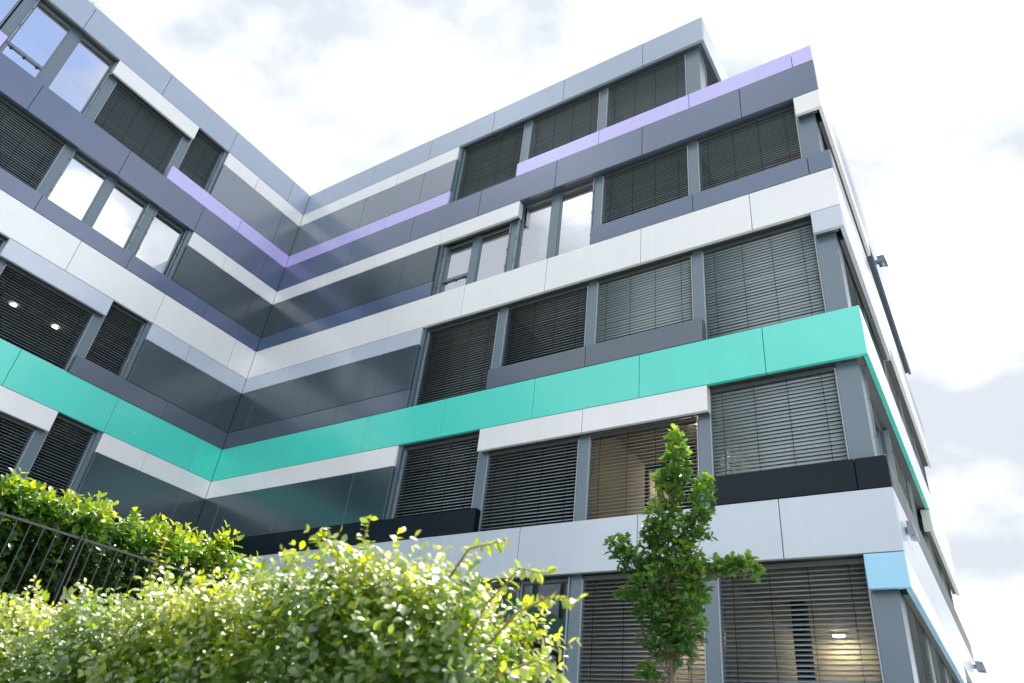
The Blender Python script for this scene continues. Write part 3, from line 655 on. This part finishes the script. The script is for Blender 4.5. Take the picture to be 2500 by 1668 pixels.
def shoots_to_leaves(base, dirv, length, per, size_mu, tone0, tonetip, spread=0.9, jitter=0.25, pairs=True, face=(0.72, -0.12, 0.70)):
    """leaves set along straight-ish shoots; returns arrays"""
    P, D, U, Z, T = [], [], [], [], []
    n = len(base)
    for k in range(per):
        t = (k + 0.6) / per
        p = base + dirv * (length * t)[:, None]
        for side in ((-1, 1) if pairs else (1,)):
            rnd = rng.normal(size=(n, 3))
            perp = np.cross(dirv, rnd); perp /= np.linalg.norm(perp, axis=1, keepdims=True)
            if side == -1: keep = perp
            else: perp = -keep if pairs else perp
            d = dirv * (0.35 + 0.5 * t) + perp * spread + rng.normal(size=(n, 3)) * jitter
            d[:, 2] -= 0.15
            u = dirv * 0.25 + np.array(face) + rng.normal(size=(n, 3)) * (0.42 - 0.2 * np.asarray(tonetip if np.ndim(tonetip) else 0.5))[..., None] - perp * 0.05  # glare built into the shape: leaf faces turned between sun and camera
            P.append(p + rng.normal(size=(n, 3)) * 0.004); D.append(d); U.append(u)
            s = size_mu * rng.uniform(0.65, 1.2, n) * (1.05 - 0.45 * t ** 3); Z.append(s)
            T.append(np.clip(tone0 + (tonetip - tone0) * t + rng.normal(size=n) * 0.12, 0, 1))
    return [np.concatenate(a) for a in (P, D, U, Z, T)]

# --- front privet hedge, runs along x at y about -9.9, top 0.8 above the camera
PH = thing('privet_hedge', 'near sunlit privet hedge with small leaves along the bottom of the picture', 'hedge', (15.6, -9.6, 0))
def ptop(x):
    t = 0.635 + 0.025 * np.sin(x * 3.1 + 1) + 0.03 * np.sin(x * 7.7) + np.clip((x - 16.75) / 0.2, 0, 1) * 0.09
    return t - np.clip(x - 17.5, 0, 1) ** 1.5 * 0.35
def pright(z): return 17.86 + 0.10 * np.sin(z * 9) - 0.12 * np.clip(0.45 - z, 0, 1)
n = 3200
bx = rng.uniform(12.3, 17.85, n); by = rng.uniform(-10.12, -9.35, n); bz = rng.uniform(-0.35, 0.72, n)
# more shoots near the front skin and the top
k2 = 2700; bx = np.concatenate([bx, rng.uniform(13.2, 17.8, k2)]); by = np.concatenate([by, rng.uniform(-10.16, -9.95, k2)]); bz = np.concatenate([bz, rng.uniform(0.0, 0.70, k2)])
k3 = 1500; bx = np.concatenate([bx, rng.uniform(12.6, 17.7, k3)]); by = np.concatenate([by, rng.uniform(-10.1, -9.4, k3)]); bz = np.concatenate([bz, ptop(bx[-k3:]) - rng.uniform(0.12, 0.26, k3)])
k4 = 500; bx = np.concatenate([bx, rng.uniform(17.1, 17.85, k4)]); by = np.concatenate([by, rng.uniform(-10.15, -9.6, k4)]); bz = np.concatenate([bz, rng.uniform(0.05, 0.66, k4)])
base = np.stack([bx, by, bz], 1)
outw = np.stack([np.clip((bx - 17.3) * 1.2, 0, 1), np.where(by < -9.85, -0.55, 0.35), np.full(len(bx), 0.85)], 1) + rng.normal(size=(len(bx), 3)) * 0.35
dv = outw / np.linalg.norm(outw, axis=1, keepdims=True)
ln = rng.uniform(0.12, 0.27, len(bx))
tip = base + dv * ln[:, None]
ok = (tip[:, 2] < ptop(tip[:, 0]) + rng.exponential(0.025, len(bx))) & (tip[:, 0] < pright(tip[:, 2]) + rng.exponential(0.03, len(bx)))
# clumps: some looser, more open patches
cl = np.array([mnoise.noise(Vector((a * 2.6, b * 2.6, c * 2.6))) for a, b, c in base])
ok &= (cl > -0.3) | (rng.random(len(cl)) < 0.3)
base, dv, ln = base[ok], dv[ok], ln[ok]
hz = (base[:, 2]) / 0.75  # height sets tone: shade low and deep in the hedge painted with growth age
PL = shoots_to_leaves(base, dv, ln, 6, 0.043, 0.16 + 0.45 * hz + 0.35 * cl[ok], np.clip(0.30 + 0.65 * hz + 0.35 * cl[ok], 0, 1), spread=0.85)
# arching sprays at the right end and a few tall wands over the top
extra = []
def spray(pts, nl, size, tone):
    pts = np.array(pts, float); seg = np.linspace(0, len(pts) - 1.001, nl)
    for s in seg:
        i = int(s); p = pts[i] * (1 - s + i) + pts[i + 1] * (s - i); t = pts[i + 1] - pts[i]; t /= np.linalg.norm(t)
        for sd_ in (-1, 1):
            pr = np.cross(t, rng.normal(size=3)); pr /= np.linalg.norm(pr)
            extra.append((p, t * 0.5 + pr * 0.9 + np.array([0, 0, -0.35]), np.array([0, 0, 1]) + rng.normal(size=3) * 0.5, size * rng.uniform(0.7, 1.2), tone + rng.uniform(-.1, .1)))
stems = MB()
sp = [[(17.62, -9.95, 0.30), (17.80, -10.0, 0.55), (17.93, -10.02, 0.655), (18.05, -10.05, 0.62)],
      [(17.70, -9.95, 0.35), (17.92, -10.0, 0.52), (18.05, -10.03, 0.555), (18.16, -10.04, 0.545)],
      [(17.62, -9.95, 0.15), (17.83, -10.0, 0.33), (18.02, -10.02, 0.38), (18.12, -10.04, 0.34)],
      [(17.60, -9.95, 0.05), (17.80, -10.02, 0.18), (17.97, -10.04, 0.24)],
      [(17.55, -9.95, 0.60), (17.70, -10.0, 0.74), (17.85, -10.0, 0.76)],
      [(17.10, -9.95, 0.55), (17.16, -9.98, 0.75), (17.20, -10.0, 0.90)], [(16.93, -9.95, 0.55), (16.95, -9.98, 0.76), (16.93, -10.0, 0.88)],
      [(16.85, -9.95, 0.5), (16.84, -9.98, 0.68), (16.82, -10.0, 0.80)], [(15.86, -9.95, 0.5), (15.84, -10.0, 0.75), (15.86, -10.0, 0.93)],
      [(16.30, -9.9, 0.45), (16.28, -9.98, 0.64), (16.25, -10.0, 0.72)]]
for q in sp:
    spray(q, 19, 0.040, 0.68); stems.tube([(a, b, c + ZO) for a, b, c in q], [0.006, 0.004, 0.003, 0.002][:len(q)], 5)
for i, A_ in enumerate(zip(*extra)):
    PL[i] = np.concatenate([PL[i], np.array(A_, float)])
for i in range(70):
    x = random.uniform(12.6, 17.7); y = random.uniform(-10.05, -9.7); a = random.uniform(-.35, .35); h = random.uniform(0.35, 0.72)
    stems.tube([(x - a * 0.5, y + .05, ZO - 1.3), (x - a * .2, y + .02, ZO - 0.4), (x + random.uniform(-.04, .04), y, ZO + 0.0), (x + a * 0.4, y - 0.04, ZO + h * .6), (x + a * 0.6, y - .05, ZO + h)], [0.012, 0.009, 0.008, 0.006, 0.003], 5)
stems.v = [tuple(Vector(p) - PH.location) for p in stems.v]
tag(link('stem', stems.mesh('stem', True), M['twig'], PH), kind='stuff')
PL[0] = PL[0] + np.array([0, 0, ZO])
ch = split_near(PL, (PL[0][:, 1] < -9.98), 290)
msk = np.ones(len(PL[0]), bool); msk[ch] = False
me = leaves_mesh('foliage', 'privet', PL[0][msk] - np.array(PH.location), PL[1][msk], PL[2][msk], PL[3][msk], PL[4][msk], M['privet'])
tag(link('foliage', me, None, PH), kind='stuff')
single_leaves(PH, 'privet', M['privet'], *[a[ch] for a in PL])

# --- laurel hedge on the terrace behind the railing
LH = thing('laurel_hedge', 'dark cherry laurel hedge with bright yellow green tips behind the railing', 'hedge', (12.1, -8.4, ZO + 0.36))
n = 3000
bx = rng.uniform(11.5, 12.55, n); by = rng.uniform(-11.6, -5.95, n); bz = rng.uniform(0.45, 1.80, n)
k2 = 900; bx = np.concatenate([bx, rng.uniform(12.35, 12.62, k2)]); by = np.concatenate([by, rng.uniform(-11.2, -6.0, k2)]); bz = np.concatenate([bz, rng.uniform(0.5, 1.75, k2)])
def ltop(y): return 1.93 + 0.05 * np.sin(y * 4.0) + 0.04 * np.sin(y * 9.1 + 1) + np.clip(y + 9.0, 0, 0.8) * 0.14 - np.clip(y + 6.7, 0, 2) * 0.2 - np.clip(-9.3 - y, 0, 2) * 0.16
k3 = 700; bx = np.concatenate([bx, rng.uniform(11.7, 12.6, k3)]); yy = rng.uniform(-11.2, -6.0, k3); by = np.concatenate([by, yy]); bz = np.concatenate([bz, ltop(yy) - rng.uniform(0.2, 0.35, k3)])
base = np.stack([bx, by, bz], 1)
outw = np.stack([np.where(bx > 12.0, 0.6, -0.3), np.clip((by + 6.7), 0, 1), np.full(len(bx), 0.85)], 1) + rng.normal(size=(len(bx), 3)) * 0.4
dv = outw / np.linalg.norm(outw, axis=1, keepdims=True); ln = rng.uniform(0.14, 0.30, len(bx)); tip = base + dv * ln[:, None]
ok = (tip[:, 2] < ltop(tip[:, 1]) + rng.exponential(0.05, len(bx))) & (tip[:, 0] < 12.75)
cl = np.array([mnoise.noise(Vector((a * 1.9, b * 1.9, c * 1.9 + 9))) for a, b, c in base]); ok &= (cl > -0.25) | (rng.random(len(cl)) < 0.3)
base, dv, ln = base[ok], dv[ok], ln[ok]
ht = np.clip((base[:, 2] - 1.42) / 0.36, 0, 1)  # tone paints the shaded lower hedge and backlit top along with new tips
LL = shoots_to_leaves(base, dv, ln, 4, 0.112, 0.03 + 0.25 * ht, 0.10 + 0.88 * ht, spread=0.6, jitter=0.25)
LL[0] = LL[0] + np.array([0, 0, ZO])
ch = split_near(LL, (LL[0][:, 0] > 12.45) & (LL[0][:, 2] > ZO + 0.95), 290)
msk = np.ones(len(LL[0]), bool); msk[ch] = False
tag(link('foliage', leaves_mesh('foliage', 'laurel', LL[0][msk] - np.array(LH.location), LL[1][msk], LL[2][msk], LL[3][msk], LL[4][msk], M['laurel']), None, LH), kind='stuff')
single_leaves(LH, 'laurel', M['laurel'], *[a[ch] for a in LL])
st = MB()
for i in range(60):
    y = random.uniform(-11.4, -6.3); x = random.uniform(11.8, 12.45)
    st.tube([(x, y, ZO + 0.36), (x + random.uniform(-.05, .05), y + random.uniform(-.08, .08), ZO + 1.0), (x + random.uniform(-.1, .15), y + random.uniform(-.15, .15), ZO + 1.7)], [0.016, 0.011, 0.005], 5)
st.v = [tuple(Vector(p) - LH.location) for p in st.v]
tag(link('stem', st.mesh('stem', True), M['gtwig'], LH), kind='stuff')

# --- young upright oak in front of the right wing
OT = thing('oak_tree', 'slim upright young oak with lobed leaves in front of the lower right windows', 'tree', (16.36, -4.9, 0))
blobs = [(16.42, 3.66, .065, .16, .9), (16.42, 3.45, .14, .17, .8), (16.34, 3.24, .18, .12, .6), (16.46, 3.20, .19, .11, .6), (16.33, 3.01, .12, .15, .6), (16.26, 2.79, .17, .17, .7), (16.73, 3.12, .05, .13, .9),
         (16.68, 2.93, .12, .14, .6), (16.65, 2.75, .13, .12, .4), (16.17, 2.60, .18, .16, .6), (16.42, 2.60, .20, .17, .6), (15.75, 2.50, .13, .15, .6), (15.83, 2.33, .10, .12, .5), (16.68, 2.53, .09, .09, .4),
         (16.08, 2.36, .20, .19, .55), (16.42, 2.30, .26, .21, .6), (16.57, 2.11, .17, .22, .75), (16.16, 2.07, .26, .18, .5), (15.86, 1.98, .13, .08, .5), (16.55, 1.89, .17, .16, .6), (16.21, 1.81, .24, .18, .4),
         (16.47, 1.66, .21, .18, .45), (16.22, 1.56, .19, .16, .35), (16.42, 1.45, .14, .10, .4), (16.11, 1.25, .10, .08, .5), (16.80, 2.23, .14, .07, .5), (16.97, 2.21, .13, .08, .6), (17.10, 2.24, .09, .06, .7), (17.16, 2.17, .06, .04, .7)]
OP = []
tr = MB()
def tx(z): return float(np.interp(z, [-1.6, 1.2, 1.8, 2.3, 2.9, 3.8], [16.36, 16.335, 16.315, 16.31, 16.34, 16.42]))
zs = np.linspace(-1.6, 3.75, 22)
tr.tube([(tx(z) + 0.012 * math.sin(z * 5), -4.9 + 0.012 * math.cos(z * 4), z + ZO) for z in zs], [float(np.interp(z, [-1.6, 1.2, 2.4, 3.75], [0.045, 0.030, 0.012, 0.003])) for z in zs], 9)
tr.v = [tuple(Vector(p) - OT.location) for p in tr.v]; link('trunk', tr.mesh('trunk', True), M['bark'], OT)
for (cx, cz, rx_, rz_, tn) in blobs:
    vol = rx_ * rx_ * rz_; ns = int(16 + 4200 * vol ** 0.86)
    # branch from the trunk to the clump
    dx = abs(cx - tx(cz)); z0 = max(1.22, cz - 0.35 - dx * 0.9) if cx < 16.75 else cz - 0.06
    b = MB(); p0 = Vector((tx(z0), -4.9, z0 + ZO)); p3 = Vector((cx, -4.9 + random.uniform(-.05, .05), cz + ZO + rz_ * 0.3))
    b.tube([p0, p0.lerp(p3, 0.35) + Vector(((cx - tx(z0)) * 0.15, 0, -0.02)), p0.lerp(p3, 0.7) + Vector((0, 0, 0)), p3], [0.011, 0.008, 0.006, 0.003], 6)
    b.v = [tuple(Vector(p) - OT.location) for p in b.v]; link('branch', b.mesh('branch', True), M['bark'], OT)
    ry = min(max(rx_, 0.10), 0.24)
    q = rng.normal(size=(ns, 3)); q /= np.linalg.norm(q, axis=1, keepdims=True); q *= (rng.uniform(0.12, 1.0, ns) ** 0.5)[:, None]
    pos = np.array([cx, -4.9, cz]) + q * np.array([rx_ * 1.0, ry, rz_ * 1.02])
    dv = q * np.array([1, 1, .6]) + np.array([0, 0, 0.75]); dv += rng.normal(size=(ns, 3)) * 0.3; dv /= np.linalg.norm(dv, axis=1, keepdims=True)
    # whorl of leaves at each twig tip
    hgt = np.clip(0.5 + 0.6 * q[:, 2], 0, 1)  # lighter clump tops: lit and shaded leaves put into the tone
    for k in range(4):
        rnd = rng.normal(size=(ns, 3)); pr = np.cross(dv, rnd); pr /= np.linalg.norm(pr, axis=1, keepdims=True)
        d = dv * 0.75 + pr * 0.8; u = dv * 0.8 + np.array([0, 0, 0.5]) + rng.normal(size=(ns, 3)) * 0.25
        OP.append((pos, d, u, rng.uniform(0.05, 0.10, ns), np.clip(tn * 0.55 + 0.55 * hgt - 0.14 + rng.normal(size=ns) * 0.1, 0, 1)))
OL = [np.concatenate(a) for a in zip(*OP)]
OL[0] = OL[0] + np.array([0, 0, ZO])
ch = split_near(OL, OL[0][:, 1] < -5.03, 290)
msk = np.ones(len(OL[0]), bool); msk[ch] = False
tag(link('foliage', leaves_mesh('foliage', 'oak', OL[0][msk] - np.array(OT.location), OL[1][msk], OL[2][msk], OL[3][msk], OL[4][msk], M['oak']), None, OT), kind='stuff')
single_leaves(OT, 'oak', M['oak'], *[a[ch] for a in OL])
print('leaves', len(PL[0]), len(LL[0]), len(OL[0]))
